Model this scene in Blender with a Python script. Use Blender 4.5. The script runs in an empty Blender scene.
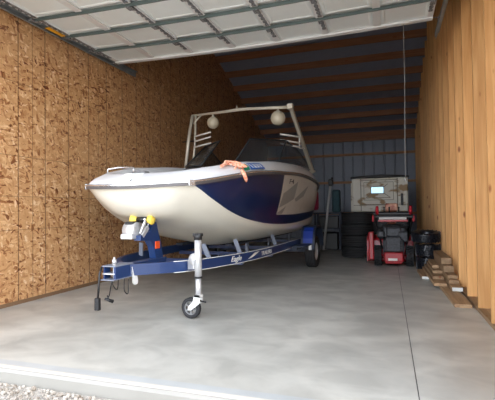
import bpy, bmesh, math, random
from math import sin, cos, pi, radians, sqrt, atan2
from mathutils import Vector, Matrix, Quaternion
random.seed(7)
sc = bpy.context.scene
col = sc.collection

# ------------------------------------------------------------------ colours and materials
def lin(c):
    c = c / 255.0
    return c / 12.92 if c <= .04045 else ((c + .055) / 1.055) ** 2.4
def rgb(r, g, b): return (lin(r), lin(g), lin(b), 1)

MATS = {}
def mat(name, c, rough=.6, metal=0, coat=0, noise=0, nscale=8, bump=0, bscale=40, c2=None, stretch=None, spec=None):
    m = bpy.data.materials.new(name); m.use_nodes = True
    nt = m.node_tree; N = nt.nodes; L = nt.links
    b = N['Principled BSDF']
    b.inputs['Roughness'].default_value = rough
    b.inputs['Metallic'].default_value = metal
    b.inputs['Coat Weight'].default_value = coat
    b.inputs['Coat Roughness'].default_value = .08
    if spec is not None: b.inputs['Specular IOR Level'].default_value = spec
    tc = N.new('ShaderNodeTexCoord'); mp = N.new('ShaderNodeMapping')
    L.new(tc.outputs['Object'], mp.inputs['Vector'])
    if stretch: mp.inputs['Scale'].default_value = stretch
    n = N.new('ShaderNodeTexNoise'); n.inputs['Scale'].default_value = nscale; n.inputs['Detail'].default_value = 5
    L.new(mp.outputs['Vector'], n.inputs['Vector'])
    if c2 is None:
        k = 1 - (noise if noise else .06)
        c2 = (c[0]*k, c[1]*k, c[2]*k, 1)
    r = N.new('ShaderNodeValToRGB')
    r.color_ramp.elements[0].position = .35; r.color_ramp.elements[1].position = .65
    r.color_ramp.elements[0].color = c2; r.color_ramp.elements[1].color = c
    L.new(n.outputs['Fac'], r.inputs['Fac']); L.new(r.outputs['Color'], b.inputs['Base Color'])
    if bump:
        n2 = N.new('ShaderNodeTexNoise'); n2.inputs['Scale'].default_value = bscale; n2.inputs['Detail'].default_value = 4
        L.new(mp.outputs['Vector'], n2.inputs['Vector'])
        bp = N.new('ShaderNodeBump'); bp.inputs['Strength'].default_value = bump; bp.inputs['Distance'].default_value = .02
        L.new(n2.outputs['Fac'], bp.inputs['Height']); L.new(bp.outputs['Normal'], b.inputs['Normal'])
    MATS[name] = m
    return m

def osb_material():
    m = bpy.data.materials.new('oriented_strand_board'); m.use_nodes = True
    nt = m.node_tree; N = nt.nodes; L = nt.links; b = N['Principled BSDF']
    b.inputs['Roughness'].default_value = .38
    tc = N.new('ShaderNodeTexCoord')
    wn = N.new('ShaderNodeTexNoise'); wn.inputs['Scale'].default_value = 6; wn.inputs['Detail'].default_value = 2
    L.new(tc.outputs['Object'], wn.inputs['Vector'])
    ad = N.new('ShaderNodeVectorMath'); ad.operation = 'MULTIPLY_ADD'
    L.new(wn.outputs['Color'], ad.inputs[0]); ad.inputs[1].default_value = (.07, .07, .07)
    L.new(tc.outputs['Object'], ad.inputs[2])
    def layer(rot, sy, sz, stops):
        mp = N.new('ShaderNodeMapping'); mp.inputs['Rotation'].default_value = (rot, 0, 0)
        mp2 = N.new('ShaderNodeMapping'); mp2.inputs['Scale'].default_value = (1, sy, sz)
        L.new(ad.outputs[0], mp.inputs['Vector']); L.new(mp.outputs['Vector'], mp2.inputs['Vector'])
        v = N.new('ShaderNodeTexVoronoi'); v.inputs['Scale'].default_value = 1
        L.new(mp2.outputs['Vector'], v.inputs['Vector'])
        sp = N.new('ShaderNodeSeparateColor'); L.new(v.outputs['Color'], sp.inputs['Color'])
        r = N.new('ShaderNodeValToRGB'); e = r.color_ramp.elements
        e[0].position = stops[0][0]; e[0].color = stops[0][1]; e[1].position = stops[1][0]; e[1].color = stops[1][1]
        for p, c in stops[2:]:
            q = e.new(p); q.color = c
        L.new(sp.outputs['Red'], r.inputs['Fac'])
        return r, sp
    stops = [(0, rgb(116, 68, 38)), (.08, rgb(152, 100, 60)), (.25, rgb(186, 140, 95)), (.75, rgb(199, 154, 107)), (.92, rgb(212, 170, 124)), (1, rgb(222, 188, 150))]
    a, sa = layer(.22, 6, 34, stops); c, sc_ = layer(-.35, 7, 32, stops); d, sd = layer(1.2, 11, 28, stops)
    def mask(scale, off):
        n = N.new('ShaderNodeTexNoise'); n.inputs['Scale'].default_value = scale; n.inputs['Detail'].default_value = 3
        mp = N.new('ShaderNodeMapping'); mp.inputs['Location'].default_value = (off, off, off)
        L.new(tc.outputs['Object'], mp.inputs['Vector']); L.new(mp.outputs['Vector'], n.inputs['Vector'])
        r = N.new('ShaderNodeValToRGB'); r.color_ramp.elements[0].position = .48; r.color_ramp.elements[1].position = .52
        L.new(n.outputs['Fac'], r.inputs['Fac']); return r
    m1 = mask(10, 0); m2 = mask(13, 5)
    x1 = N.new('ShaderNodeMix'); x1.data_type = 'RGBA'; L.new(m1.outputs['Color'], x1.inputs[0]); L.new(a.outputs['Color'], x1.inputs[6]); L.new(c.outputs['Color'], x1.inputs[7])
    x2 = N.new('ShaderNodeMix'); x2.data_type = 'RGBA'; L.new(m2.outputs['Color'], x2.inputs[0]); L.new(x1.outputs[2], x2.inputs[6]); L.new(d.outputs['Color'], x2.inputs[7])
    # dark gaps between flakes
    g = N.new('ShaderNodeTexNoise'); g.inputs['Scale'].default_value = 5; g.inputs['Detail'].default_value = 6; g.inputs['Distortion'].default_value = 2.2
    mpg = N.new('ShaderNodeMapping'); mpg.inputs['Scale'].default_value = (1, 1, 2.6); L.new(tc.outputs['Object'], mpg.inputs['Vector']); L.new(mpg.outputs['Vector'], g.inputs['Vector'])
    gr = N.new('ShaderNodeValToRGB'); gr.color_ramp.elements[0].position = .30; gr.color_ramp.elements[1].position = .41
    gr.color_ramp.elements[0].color = rgb(150, 100, 66); gr.color_ramp.elements[1].color = (1, 1, 1, 1)
    L.new(g.outputs['Fac'], gr.inputs['Fac'])
    x3 = N.new('ShaderNodeMix'); x3.data_type = 'RGBA'; x3.blend_type = 'MULTIPLY'; x3.inputs[0].default_value = 1
    L.new(x2.outputs[2], x3.inputs[6]); L.new(gr.outputs['Color'], x3.inputs[7])
    # nail and seam lines of the sheets
    sx = N.new('ShaderNodeSeparateXYZ'); L.new(tc.outputs['Object'], sx.inputs[0])
    def line(out, off, period, w, depth):
        s = N.new('ShaderNodeMath'); s.operation = 'SUBTRACT'; L.new(out, s.inputs[0]); s.inputs[1].default_value = off
        p = N.new('ShaderNodeMath'); p.operation = 'PINGPONG'; L.new(s.outputs[0], p.inputs[0]); p.inputs[1].default_value = period / 2
        q = N.new('ShaderNodeMath'); q.operation = 'LESS_THAN'; L.new(p.outputs[0], q.inputs[0]); q.inputs[1].default_value = w
        t = N.new('ShaderNodeMath'); t.operation = 'MULTIPLY'; L.new(q.outputs[0], t.inputs[0]); t.inputs[1].default_value = depth
        return t
    ls = [line(sx.outputs['Y'], 4.42, .47, .009, .6), line(sx.outputs['Y'], 4.66, 1.42, .006, .5),
          line(sx.outputs['Z'], .985, .985, .006, .4), line(sx.outputs['Z'], 1.43, 4.9, .005, .45)]
    acc = ls[0]
    for l in ls[1:]:
        mx = N.new('ShaderNodeMath'); mx.operation = 'MAXIMUM'; L.new(acc.outputs[0], mx.inputs[0]); L.new(l.outputs[0], mx.inputs[1]); acc = mx
    x4 = N.new('ShaderNodeMix'); x4.data_type = 'RGBA'; L.new(acc.outputs[0], x4.inputs[0]); L.new(x3.outputs[2], x4.inputs[6]); x4.inputs[7].default_value = rgb(60, 40, 28)
    L.new(x4.outputs[2], b.inputs['Base Color'])
    bp = N.new('ShaderNodeBump'); bp.inputs['Strength'].default_value = .25; bp.inputs['Distance'].default_value = .01
    L.new(sa.outputs['Green'], bp.inputs['Height']); L.new(bp.outputs['Normal'], b.inputs['Normal'])
    return m

def wood_material(name, c1, c2, axis, knots=True):
    """axis = grain direction index"""
    m = bpy.data.materials.new(name); m.use_nodes = True
    nt = m.node_tree; N = nt.nodes; L = nt.links; b = N['Principled BSDF']; b.inputs['Roughness'].default_value = .6
    tc = N.new('ShaderNodeTexCoord'); oi = N.new('ShaderNodeObjectInfo')
    ad = N.new('ShaderNodeVectorMath'); ad.operation = 'MULTIPLY_ADD'
    cmb = N.new('ShaderNodeCombineXYZ')
    for i in range(3): L.new(oi.outputs['Random'], cmb.inputs[i])
    L.new(cmb.outputs[0], ad.inputs[0]); ad.inputs[1].default_value = (7, 7, 7); L.new(tc.outputs['Object'], ad.inputs[2])
    mp = N.new('ShaderNodeMapping'); s = [22, 22, 22]; s[axis] = 1.2; mp.inputs['Scale'].default_value = s
    L.new(ad.outputs[0], mp.inputs['Vector'])
    n = N.new('ShaderNodeTexNoise'); n.inputs['Scale'].default_value = 1; n.inputs['Detail'].default_value = 5; n.inputs['Distortion'].default_value = .8
    L.new(mp.outputs['Vector'], n.inputs['Vector'])
    r = N.new('ShaderNodeValToRGB'); r.color_ramp.elements[0].position = .3; r.color_ramp.elements[1].position = .7
    r.color_ramp.elements[0].color = c1; r.color_ramp.elements[1].color = c2
    L.new(n.outputs['Fac'], r.inputs['Fac'])
    out = r.outputs['Color']
    # tint per board
    hs = N.new('ShaderNodeHueSaturation'); L.new(out, hs.inputs['Color'])
    mr = N.new('ShaderNodeMapRange'); mr.inputs[3].default_value = .82; mr.inputs[4].default_value = 1.12; L.new(oi.outputs['Random'], mr.inputs[0]); L.new(mr.outputs[0], hs.inputs['Value'])
    out = hs.outputs['Color']
    if knots:
        v = N.new('ShaderNodeTexVoronoi'); mk = N.new('ShaderNodeMapping'); s = [6, 6, 6]; s[axis] = 2.2; mk.inputs['Scale'].default_value = s
        L.new(ad.outputs[0], mk.inputs['Vector']); L.new(mk.outputs['Vector'], v.inputs['Vector']); v.inputs['Scale'].default_value = 1
        kr = N.new('ShaderNodeValToRGB'); kr.color_ramp.elements[0].position = .06; kr.color_ramp.elements[1].position = .13
        kr.color_ramp.elements[0].color = (1, 1, 1, 1); kr.color_ramp.elements[1].color = (0, 0, 0, 1)
        L.new(v.outputs['Distance'], kr.inputs['Fac'])
        x = N.new('ShaderNodeMix'); x.data_type = 'RGBA'; L.new(kr.outputs['Color'], x.inputs[0]); L.new(out, x.inputs[6]); x.inputs[7].default_value = rgb(140, 82, 40)
        out = x.outputs[2]
    L.new(out, b.inputs['Base Color'])
    return m

def concrete_material():
    m = bpy.data.materials.new('concrete_slab'); m.use_nodes = True
    nt = m.node_tree; N = nt.nodes; L = nt.links; b = N['Principled BSDF']
    tc = N.new('ShaderNodeTexCoord')
    def noise(scale, det, st=(1, 1, 1), dist=0):
        mp = N.new('ShaderNodeMapping'); mp.inputs['Scale'].default_value = st
        mp.inputs['Rotation'].default_value = (0, 0, .3)
        n = N.new('ShaderNodeTexNoise'); n.inputs['Scale'].default_value = scale; n.inputs['Detail'].default_value = det; n.inputs['Distortion'].default_value = dist
        L.new(tc.outputs['Object'], mp.inputs['Vector']); L.new(mp.outputs['Vector'], n.inputs['Vector']); return n
    n1 = noise(.9, 8, (1, 1, 1), .6); n2 = noise(2.4, 9, (1, 1.3, 1), .5); n3 = noise(60, 3)
    r = N.new('ShaderNodeValToRGB'); r.color_ramp.elements[0].position = .3; r.color_ramp.elements[1].position = .7
    r.color_ramp.elements[0].color = rgb(174, 174, 167); r.color_ramp.elements[1].color = rgb(204, 203, 194)
    L.new(n1.outputs['Fac'], r.inputs['Fac'])
    r2 = N.new('ShaderNodeValToRGB'); r2.color_ramp.elements[0].position = .36; r2.color_ramp.elements[1].position = .62
    r2.color_ramp.elements[0].color = rgb(228, 228, 228); r2.color_ramp.elements[1].color = (1, 1, 1, 1)
    L.new(n2.outputs['Fac'], r2.inputs['Fac'])
    x = N.new('ShaderNodeMix'); x.data_type = 'RGBA'; x.blend_type = 'MULTIPLY'; x.inputs[0].default_value = 1
    L.new(r.outputs['Color'], x.inputs[6]); L.new(r2.outputs['Color'], x.inputs[7])
    # damp dust band along the threshold, then the pale lip and front face
    sx = N.new('ShaderNodeSeparateXYZ'); L.new(tc.outputs['Object'], sx.inputs[0])
    def band(y0, y1, col_, amt, prev):
        a = N.new('ShaderNodeMath'); a.operation = 'GREATER_THAN'; L.new(sx.outputs['Y'], a.inputs[0]); a.inputs[1].default_value = y0
        c = N.new('ShaderNodeMath'); c.operation = 'LESS_THAN'; L.new(sx.outputs['Y'], c.inputs[0]); c.inputs[1].default_value = y1
        d = N.new('ShaderNodeMath'); d.operation = 'MULTIPLY'; L.new(a.outputs[0], d.inputs[0]); L.new(c.outputs[0], d.inputs[1])
        e = N.new('ShaderNodeMath'); e.operation = 'MULTIPLY'; L.new(d.outputs[0], e.inputs[0]); e.inputs[1].default_value = amt
        f = N.new('ShaderNodeMix'); f.data_type = 'RGBA'; L.new(e.outputs[0], f.inputs[0]); L.new(prev, f.inputs[6]); f.inputs[7].default_value = col_
        return f.outputs[2]
    o = band(2.655, 2.74, rgb(168, 176, 182), .55, x.outputs[2])
    o = band(2.607, 2.655, rgb(196, 192, 182), .9, o)
    o = band(2.0, 2.607, rgb(134, 131, 124), .85, o)  # front face coloured darker to offset the bright sky falling on it
    # saw-cut joint
    j = N.new('ShaderNodeMath'); j.operation = 'SUBTRACT'; L.new(sx.outputs['X'], j.inputs[0]); j.inputs[1].default_value = .165
    ja = N.new('ShaderNodeMath'); ja.operation = 'ABSOLUTE'; L.new(j.outputs[0], ja.inputs[0])
    jl = N.new('ShaderNodeMath'); jl.operation = 'LESS_THAN'; L.new(ja.outputs[0], jl.inputs[0]); jl.inputs[1].default_value = .0035
    f = N.new('ShaderNodeMix'); f.data_type = 'RGBA'; L.new(jl.outputs[0], f.inputs[0]); L.new(o, f.inputs[6]); f.inputs[7].default_value = rgb(70, 70, 70)
    L.new(f.outputs[2], b.inputs['Base Color'])
    rr = N.new('ShaderNodeMapRange'); rr.inputs[3].default_value = .38; rr.inputs[4].default_value = .38; L.new(n2.outputs['Fac'], rr.inputs[0]); L.new(rr.outputs[0], b.inputs['Roughness'])
    bp = N.new('ShaderNodeBump'); bp.inputs['Strength'].default_value = .08; bp.inputs['Distance'].default_value = .01
    L.new(n3.outputs['Fac'], bp.inputs['Height']); L.new(bp.outputs['Normal'], b.inputs['Normal'])
    return m

OSB = osb_material(); CONC = concrete_material()
STUD = wood_material('spruce_stud', rgb(196, 142, 84), rgb(222, 172, 112), 2)
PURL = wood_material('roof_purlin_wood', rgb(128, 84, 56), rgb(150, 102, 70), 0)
LUMB = wood_material('weathered_plank', rgb(138, 108, 78), rgb(178, 146, 110), 1)
GIRT = wood_material('girt_wood', rgb(150, 104, 70), rgb(172, 122, 84), 0)
ROOFM = mat('roof_underlay', rgb(140, 146, 164), .8, bump=.2, bscale=6)
SIDING = mat('grey_steel_siding', rgb(118, 124, 136), .45, metal=.2)
OUTER = mat('outer_siding', rgb(120, 116, 108), .6)
GRAVEL = mat('gravel_ground', rgb(196, 190, 180), .95, c2=rgb(160, 154, 146), nscale=30, bump=1, bscale=60)
STONE = mat('gravel_stone', rgb(186, 180, 170), .9, c2=rgb(128, 116, 102), nscale=14)
DOORW = mat('white_door_skin', rgb(234, 242, 242), .55, noise=.04, nscale=3)
STILE = mat('white_door_stile', rgb(226, 228, 228), .45)
STRUT = mat('galvanised_strut', rgb(92, 106, 104), .5, metal=.1)
HINGE = mat('dark_hinge_steel', rgb(70, 72, 76), .5, metal=.1, c2=rgb(150, 152, 154), nscale=60)
GALV = mat('galvanised_track', rgb(140, 146, 148), .45, metal=.25, noise=.2)
YELLOW = mat('yellow_label', rgb(236, 170, 30), .5)
PAPER = mat('white_label', rgb(228, 226, 220), .6)
ROPE = mat('grey_rope', rgb(140, 138, 134), .8)
GEL = mat('white_gelcoat', rgb(216, 211, 197), .28, coat=.5, noise=.02)
DECKW = mat('white_deck_gelcoat', rgb(232, 233, 234), .3, coat=.4, noise=.03)
NAVY = mat('navy_gelcoat', rgb(6, 31, 72), .28, coat=.45, noise=.03)
SILV = mat('champagne_silver_gelcoat', rgb(208, 200, 188), .35, coat=.4)
SHARD = mat('grey_hull_graphic', rgb(146, 142, 135), .35, coat=.4)
BLACK = mat('black_plastic', rgb(28, 28, 30), .45)
RUB = mat('rubber', rgb(34, 34, 36), .75, bump=.3, bscale=50)
RUBS = mat('smooth_black_rubber', rgb(20, 24, 32), .3)
RUBRAIL = mat('rub_rail_rubber', rgb(84, 80, 80), .4)
STEEL = mat('stainless_insert', rgb(206, 206, 206), .25, metal=.8)
ALU = mat('pale_tower_tube', rgb(196, 188, 172), .35, metal=.25)
GLASS = mat('dark_tinted_glass', rgb(52, 56, 60), .22, coat=.3)
GLOBE = mat('frosted_globe', rgb(190, 180, 158), .35, coat=.4)
VINYL = mat('grey_vinyl', rgb(116, 116, 116), .5)
LINER = mat('dark_cockpit_liner', rgb(60, 58, 58), .6)
ORANGE = mat('coral_rope', rgb(232, 128, 92), .75, c2=rgb(246, 196, 168), nscale=30)
GREEN = mat('green_sticker', rgb(20, 130, 96), .5)
BLUE = mat('blue_sticker', rgb(44, 92, 168), .5)
TBLUE = mat('trailer_blue_paint', rgb(26, 52, 98), .38, coat=.2, noise=.08, nscale=4)
CHROME = mat('zinc_plate', rgb(206, 206, 206), .35, metal=.45)
YROLL = mat('yellow_roller', rgb(238, 206, 84), .45)
REFL = mat('orange_reflector', rgb(236, 84, 20), .3, coat=.6)
CARPET = mat('bunk_carpet', rgb(40, 44, 56), .95, bump=.5, bscale=200)
GREYP = mat('grey_bracket_paint', rgb(120, 126, 140), .5)
WHITEP = mat('white_plastic', rgb(232, 232, 228), .45)
RED = mat('red_machine_paint', rgb(168, 16, 30), .4, coat=.3, noise=.15)
REDG = mat('red_rubber_grip', rgb(180, 24, 40), .6)
RUST = mat('orange_brown_chute', rgb(150, 70, 50), .5, c2=rgb(200, 150, 124), nscale=14)
ENG = mat('engine_black', rgb(40, 40, 44), .5, metal=.3, c2=rgb(70, 72, 76), nscale=25)
SHELLM = mat('mud_splashed_white_shell', rgb(214, 208, 194), .5, c2=rgb(150, 118, 76), nscale=2.6, stretch=(1, 1, 1.7))
_r = [n for n in SHELLM.node_tree.nodes if n.type == 'VALTORGB'][0]; _r.color_ramp.elements[0].position = .40; _r.color_ramp.elements[1].position = .47
SHGREY = mat('moulded_rib_grey', rgb(120, 108, 88), .6)
MIRROR = mat('bright_window_glass', rgb(104, 128, 144), .12, metal=.9)
DKBLUE = mat('dark_blue_steel', rgb(34, 42, 60), .5, metal=.2)
MAROON = mat('maroon_fabric', rgb(142, 20, 62), .8, noise=.2)
TEAL = mat('dark_teal_canvas', rgb(52, 82, 90), .8, noise=.2)
WRAP = mat('white_end_paint', rgb(226, 226, 220), .6)

# ------------------------------------------------------------------ object helpers
def props(o, label=None, cat=None, group=None, kind=None):
    if label: o['label'] = label
    if cat: o['category'] = cat
    if group: o['group'] = group
    if kind: o['kind'] = kind
    return o
def thing(name, loc, label, cat, group=None):
    e = bpy.data.objects.new(name, None); col.objects.link(e); e.location = loc
    e.empty_display_size = .1
    return props(e, label, cat, group)
def wloc(o):
    v = Vector((0, 0, 0))
    while o is not None:
        v += o.location; o = o.parent
    return v
def V(*a): return Vector(a)

class MB:
    """collects shapes in world coordinates and links them as ONE mesh object"""
    def __init__(s): s.v = []; s.f = []; s.m = []; s.sm = []
    def add(s, vs, fs, mi=0, smooth=False):
        b = len(s.v); s.v += [Vector(p) for p in vs]
        for q in fs: s.f.append([b + i for i in q]); s.m.append(mi); s.sm.append(smooth)
    def box(s, x0, x1, y0, y1, z0, z1, mi=0, M=None, bev=0):
        if bev:
            bm = bmesh.new(); bmesh.ops.create_cube(bm, size=1)
            for v in bm.verts: v.co = Vector(((x0+x1)/2+v.co.x*(x1-x0), (y0+y1)/2+v.co.y*(y1-y0), (z0+z1)/2+v.co.z*(z1-z0)))
            bmesh.ops.bevel(bm, geom=bm.edges[:], offset=bev, segments=2, affect='EDGES', profile=.5)
            vs = [M @ v.co if M else v.co.copy() for v in bm.verts]; bm.verts.index_update()
            fs = [[v.index for v in f.verts] for f in bm.faces]; bm.free()
            s.add(vs, fs, mi); return s
        vs = [V(x, y, z) for x in (x0, x1) for y in (y0, y1) for z in (z0, z1)]
        if M: vs = [M @ v for v in vs]
        s.add(vs, [(0,1,3,2),(4,6,7,5),(0,4,5,1),(2,3,7,6),(0,2,6,4),(1,5,7,3)], mi); return s
    def bar(s, a, b, w, h, mi=0, up=(0,0,1)):
        """rectangular bar from a to b"""
        a = Vector(a); b = Vector(b); d = (b-a).normalized(); u = Vector(up)
        r = d.cross(u).normalized(); u = r.cross(d).normalized()
        vs = [p + r*i*w/2 + u*j*h/2 for p in (a, b) for i in (-1, 1) for j in (-1, 1)]
        s.add(vs, [(0,1,3,2),(4,6,7,5),(0,4,5,1),(2,3,7,6),(0,2,6,4),(1,5,7,3)], mi); return s
    def barpath(s, pts, w, h, mi=0):
        """mitred rectangular bar along a mostly horizontal path"""
        pts = [Vector(p) for p in pts]; n = len(pts); vs = []
        for i, p in enumerate(pts):
            d = (pts[min(i+1, n-1)] - pts[max(i-1, 0)]).normalized()
            r = d.cross(V(0,0,1)).normalized(); u = r.cross(d).normalized()
            vs += [p - r*w/2 - u*h/2, p + r*w/2 - u*h/2, p + r*w/2 + u*h/2, p - r*w/2 + u*h/2]
        fs = [(3,2,1,0), tuple(4*(n-1)+k for k in range(4))]
        for i in range(n-1):
            for k in range(4): fs.append((4*i+k, 4*i+(k+1)%4, 4*i+4+(k+1)%4, 4*i+4+k))
        s.add(vs, fs, mi); return s
    def tube(s, pts, r, n=10, mi=0, cap=True):
        pts = [Vector(p) for p in pts]; rs = r if isinstance(r, (list, tuple)) else [r]*len(pts)
        m = len(pts); vs = []; ref = None
        for i, p in enumerate(pts):
            d = (pts[min(i+1, m-1)] - pts[max(i-1, 0)])
            d = d.normalized() if d.length > 1e-9 else V(0,0,1)
            if ref is None: ref = V(0,0,1) if abs(d.z) < .9 else V(1,0,0)
            a = (ref - d*ref.dot(d)).normalized(); ref = a; b = d.cross(a)
            vs += [p + (a*cos(2*pi*k/n) + b*sin(2*pi*k/n))*rs[i] for k in range(n)]
        fs = []
        for i in range(m-1):
            for k in range(n): fs.append((i*n+k, i*n+(k+1)%n, (i+1)*n+(k+1)%n, (i+1)*n+k))
        s.add(vs, fs, mi, True)
        if cap:
            s.add(vs[:n], [tuple(range(n))[::-1]], mi); s.add(vs[-n:], [tuple(range(n))], mi)
        return s
    def lathe(s, prof, c, axis=(0,0,1), n=24, mi=0, closed=False, smooth=True):
        """prof: list of (radius, height along axis)"""
        c = Vector(c); ax = Vector(axis).normalized()
        a = ax.orthogonal().normalized(); b = ax.cross(a); vs = []
        for r, h in prof: vs += [c + ax*h + (a*cos(2*pi*k/n) + b*sin(2*pi*k/n))*r for k in range(n)]
        fs = []; m = len(prof)
        for i in range(m if closed else m-1):
            j = (i+1) % m
            for k in range(n): fs.append((i*n+k, i*n+(k+1)%n, j*n+(k+1)%n, j*n+k))
        s.add(vs, fs, mi, smooth); return s
    def prism(s, poly, y0, y1, f, mi=0):
        """poly of 2D points mapped with f(a, b, depth)"""
        n = len(poly); vs = [f(a, b, y0) for a, b in poly] + [f(a, b, y1) for a, b in poly]
        fs = [tuple(range(n)), tuple(range(2*n-1, n-1, -1))] + [(i, (i+1)%n, n+(i+1)%n, n+i) for i in range(n)]
        s.add(vs, fs, mi); return s
    def grid(s, rows, mi=0, smooth=True, mf=None):
        m = len(rows); n = len(rows[0]); b = len(s.v)
        s.v += [Vector(p) for r in rows for p in r]
        for i in range(m-1):
            for j in range(n-1):
                s.f.append([b+i*n+j, b+i*n+j+1, b+(i+1)*n+j+1, b+(i+1)*n+j]); s.m.append(mf(i, j) if mf else mi); s.sm.append(smooth)
        return s
    def sphere(s, c, r, n=20, mi=0, sc3=(1,1,1)):
        c = Vector(c); rows = []
        for i in range(n//2+1):
            t = pi*i/(n//2); rows.append([c + V(r*sc3[0]*sin(t)*cos(2*pi*k/n), r*sc3[1]*sin(t)*sin(2*pi*k/n), r*sc3[2]*cos(t)) for k in range(n+1)])
        return s.grid(rows, mi)
    def build(s, name, mats, parent=None, merge=True):
        if not isinstance(mats, (list, tuple)): mats = [mats]
        me = bpy.data.meshes.new(name); o = bpy.data.objects.new(name, me)
        if parent is not None:
            off = wloc(parent)
        else:
            xs = [v.x for v in s.v]; ys = [v.y for v in s.v]; zs = [v.z for v in s.v]
            off = V((min(xs)+max(xs))/2, (min(ys)+max(ys))/2, min(zs)) if s.recenter else V(0,0,0)
            o.location = off
        me.from_pydata([tuple(v-off) for v in s.v], [], s.f)
        for m in mats: me.materials.append(m)
        me.polygons.foreach_set('material_index', s.m); me.polygons.foreach_set('use_smooth', s.sm)
        bm = bmesh.new(); bm.from_mesh(me)
        if merge: bmesh.ops.remove_doubles(bm, verts=bm.verts[:], dist=1e-5)
        bmesh.ops.recalc_face_normals(bm, faces=bm.faces[:]); bm.to_mesh(me); bm.free()
        col.objects.link(o)
        if parent is not None: o.parent = parent
        return o
    recenter = True
def MS():            # for the setting: object coordinates = world coordinates
    m = MB(); m.recenter = False; return m
def copy_tree(o, parent=None):
    c = o.copy(); col.objects.link(c); c.parent = parent
    for ch in list(o.children): copy_tree(ch, c)
    return c

def text_mesh(body, size, matrix, m, name, parent, extrude=.001, shear=0):
    cu = bpy.data.curves.new(name, 'FONT'); cu.body = body; cu.size = size; cu.extrude = extrude; cu.shear = shear; cu.resolution_u = 3
    cu.offset = .0012
    t = bpy.data.objects.new('tmp', cu); col.objects.link(t)
    bpy.context.view_layer.update()
    me = bpy.data.meshes.new_from_object(t.evaluated_get(bpy.context.evaluated_depsgraph_get()))
    col.objects.unlink(t); bpy.data.objects.remove(t)
    off = wloc(parent)
    for v in me.vertices: v.co = matrix @ v.co - off
    me.materials.clear(); me.materials.append(m); me.name = name
    o = bpy.data.objects.new(name, me); col.objects.link(o); o.parent = parent
    return o

# ------------------------------------------------------------------ the setting
XL, XR, YF, YB = -4.68, 1.13, 2.65, 16.9
EAVE, RIDGE, SL = 4.0, 9.8, .30
def roofz(y): return EAVE + SL*(YB - y) if y > RIDGE else EAVE + SL*(YB-RIDGE)*(y-YF)/(RIDGE-YF)

b = MS()      # floor slab with a rounded lip
prof = [(YB+.1, 0), (2.64, 0), (2.60, -.008), (2.585, -.03), (2.58, -.13), (YB+.1, -.13)]
b.prism(prof, XL-.1, XR+.1, lambda a, c, d: V(d, a, c))
fl = props(b.build('floor', CONC), kind='structure')
b = MS(); b.box(-30, 20, -30, 2.62, -.4, -.115)
props(b.build('ground', GRAVEL), kind='structure')

def gable(m, x0, x1):
    poly = [(YF-.1, -.12), (YB+.1, -.12), (YB+.1, EAVE+.0), (RIDGE, roofz(RIDGE)+.02), (YF-.1, EAVE-.02)]
    m.prism(poly, x0, x1, lambda a, c, d: V(d, a, c)); return m
props(gable(MS(), XL-.12, XL).build('wall_left', OSB), kind='structure')
wr = props(gable(MS(), XR, XR+.06).build('wall_right', mat('right_wall_sheathing', rgb(176, 130, 82), .8)), kind='structure')
k = 0
y = 4.84 - .69*3
while y < 16.7:
    t = MB(); t.box(.97+random.uniform(-.004, .004), XR, y, y+.04, .042, roofz(y)-.06)
    t.build('stud', STUD, wr); y += .69
t = MB(); t.box(.965, XR, YF, YB, 0, .042); t.build('sole_plate', LUMB, wr)

# back wall: ribbed steel and girts
b = MS(); rows = [[], []]; pts = []
x = XL
while x < XR+.2:
    pts += [(x, 0), (x+.30, 0), (x+.32, -.012), (x+.35, -.012), (x+.37, 0), (x+.69, 0), (x+.71, -.05), (x+.75, -.05)]
    x += .77
b.grid([[V(a, YB+c+.05, -.02) for a, c in pts], [V(a, YB+c+.05, EAVE+.1) for a, c in pts]], smooth=False)
wb = props(b.build('wall_back', SIDING), kind='structure')
MB().box(XL-.1, XR+.1, YB+.11, YB+.15, -.1, EAVE+.05).build('outer_skin', OUTER, wb)
for z in (1.0, 2.20, 3.27):
    MB().box(XL, XR, YB-.06, YB-.002, z-.045, z+.045).build('girt', GIRT, wb)
MB().box(XL, XR, YB-.12, YB-.005, EAVE-.22, EAVE-.02).build('top_plate', PURL, wb)

# roof
b = MS()
for (y0, y1) in ((YB+.3, RIDGE), (RIDGE, YF-.3)):
    z0 = EAVE - SL*.3 if y0 > RIDGE else roofz(RIDGE); z1 = roofz(RIDGE) if y1 == RIDGE else EAVE-.09
    b.add([V(XL-.3, y0, z0), V(XR+.3, y0, z0), V(XR+.3, y1, z1), V(XL-.3, y1, z1), V(XL-.3, y0, z0+.06), V(XR+.3, y0, z0+.06), V(XR+.3, y1, z1+.06), V(XL-.3, y1, z1+.06)],
          [(0,1,2,3),(7,6,5,4),(0,4,5,1),(1,5,6,2),(2,6,7,3),(3,7,4,0)])
ce = props(b.build('ceiling', ROOFM), kind='structure')
y = 16.61
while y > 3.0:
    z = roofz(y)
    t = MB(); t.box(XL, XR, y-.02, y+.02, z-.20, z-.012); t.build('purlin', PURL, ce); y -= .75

# front wall around the opening
b = MS()
b.box(XL-.1, -4.50, YF-.12, YF+.02, -.12, EAVE-.05); b.box(.70, XR+.06, YF-.12, YF+.02, -.12, EAVE-.05)
b.box(-4.50, .70, YF-.12, YF+.02, 3.62, EAVE-.05)
props(b.build('wall_front', OUTER), kind='structure')
props(MS().box(XL, XL+.012, YF, YB, 0, .05).build('baseboard_left', mat('base_trim_brown', rgb(120, 92, 66), .7)), kind='structure')

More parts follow.
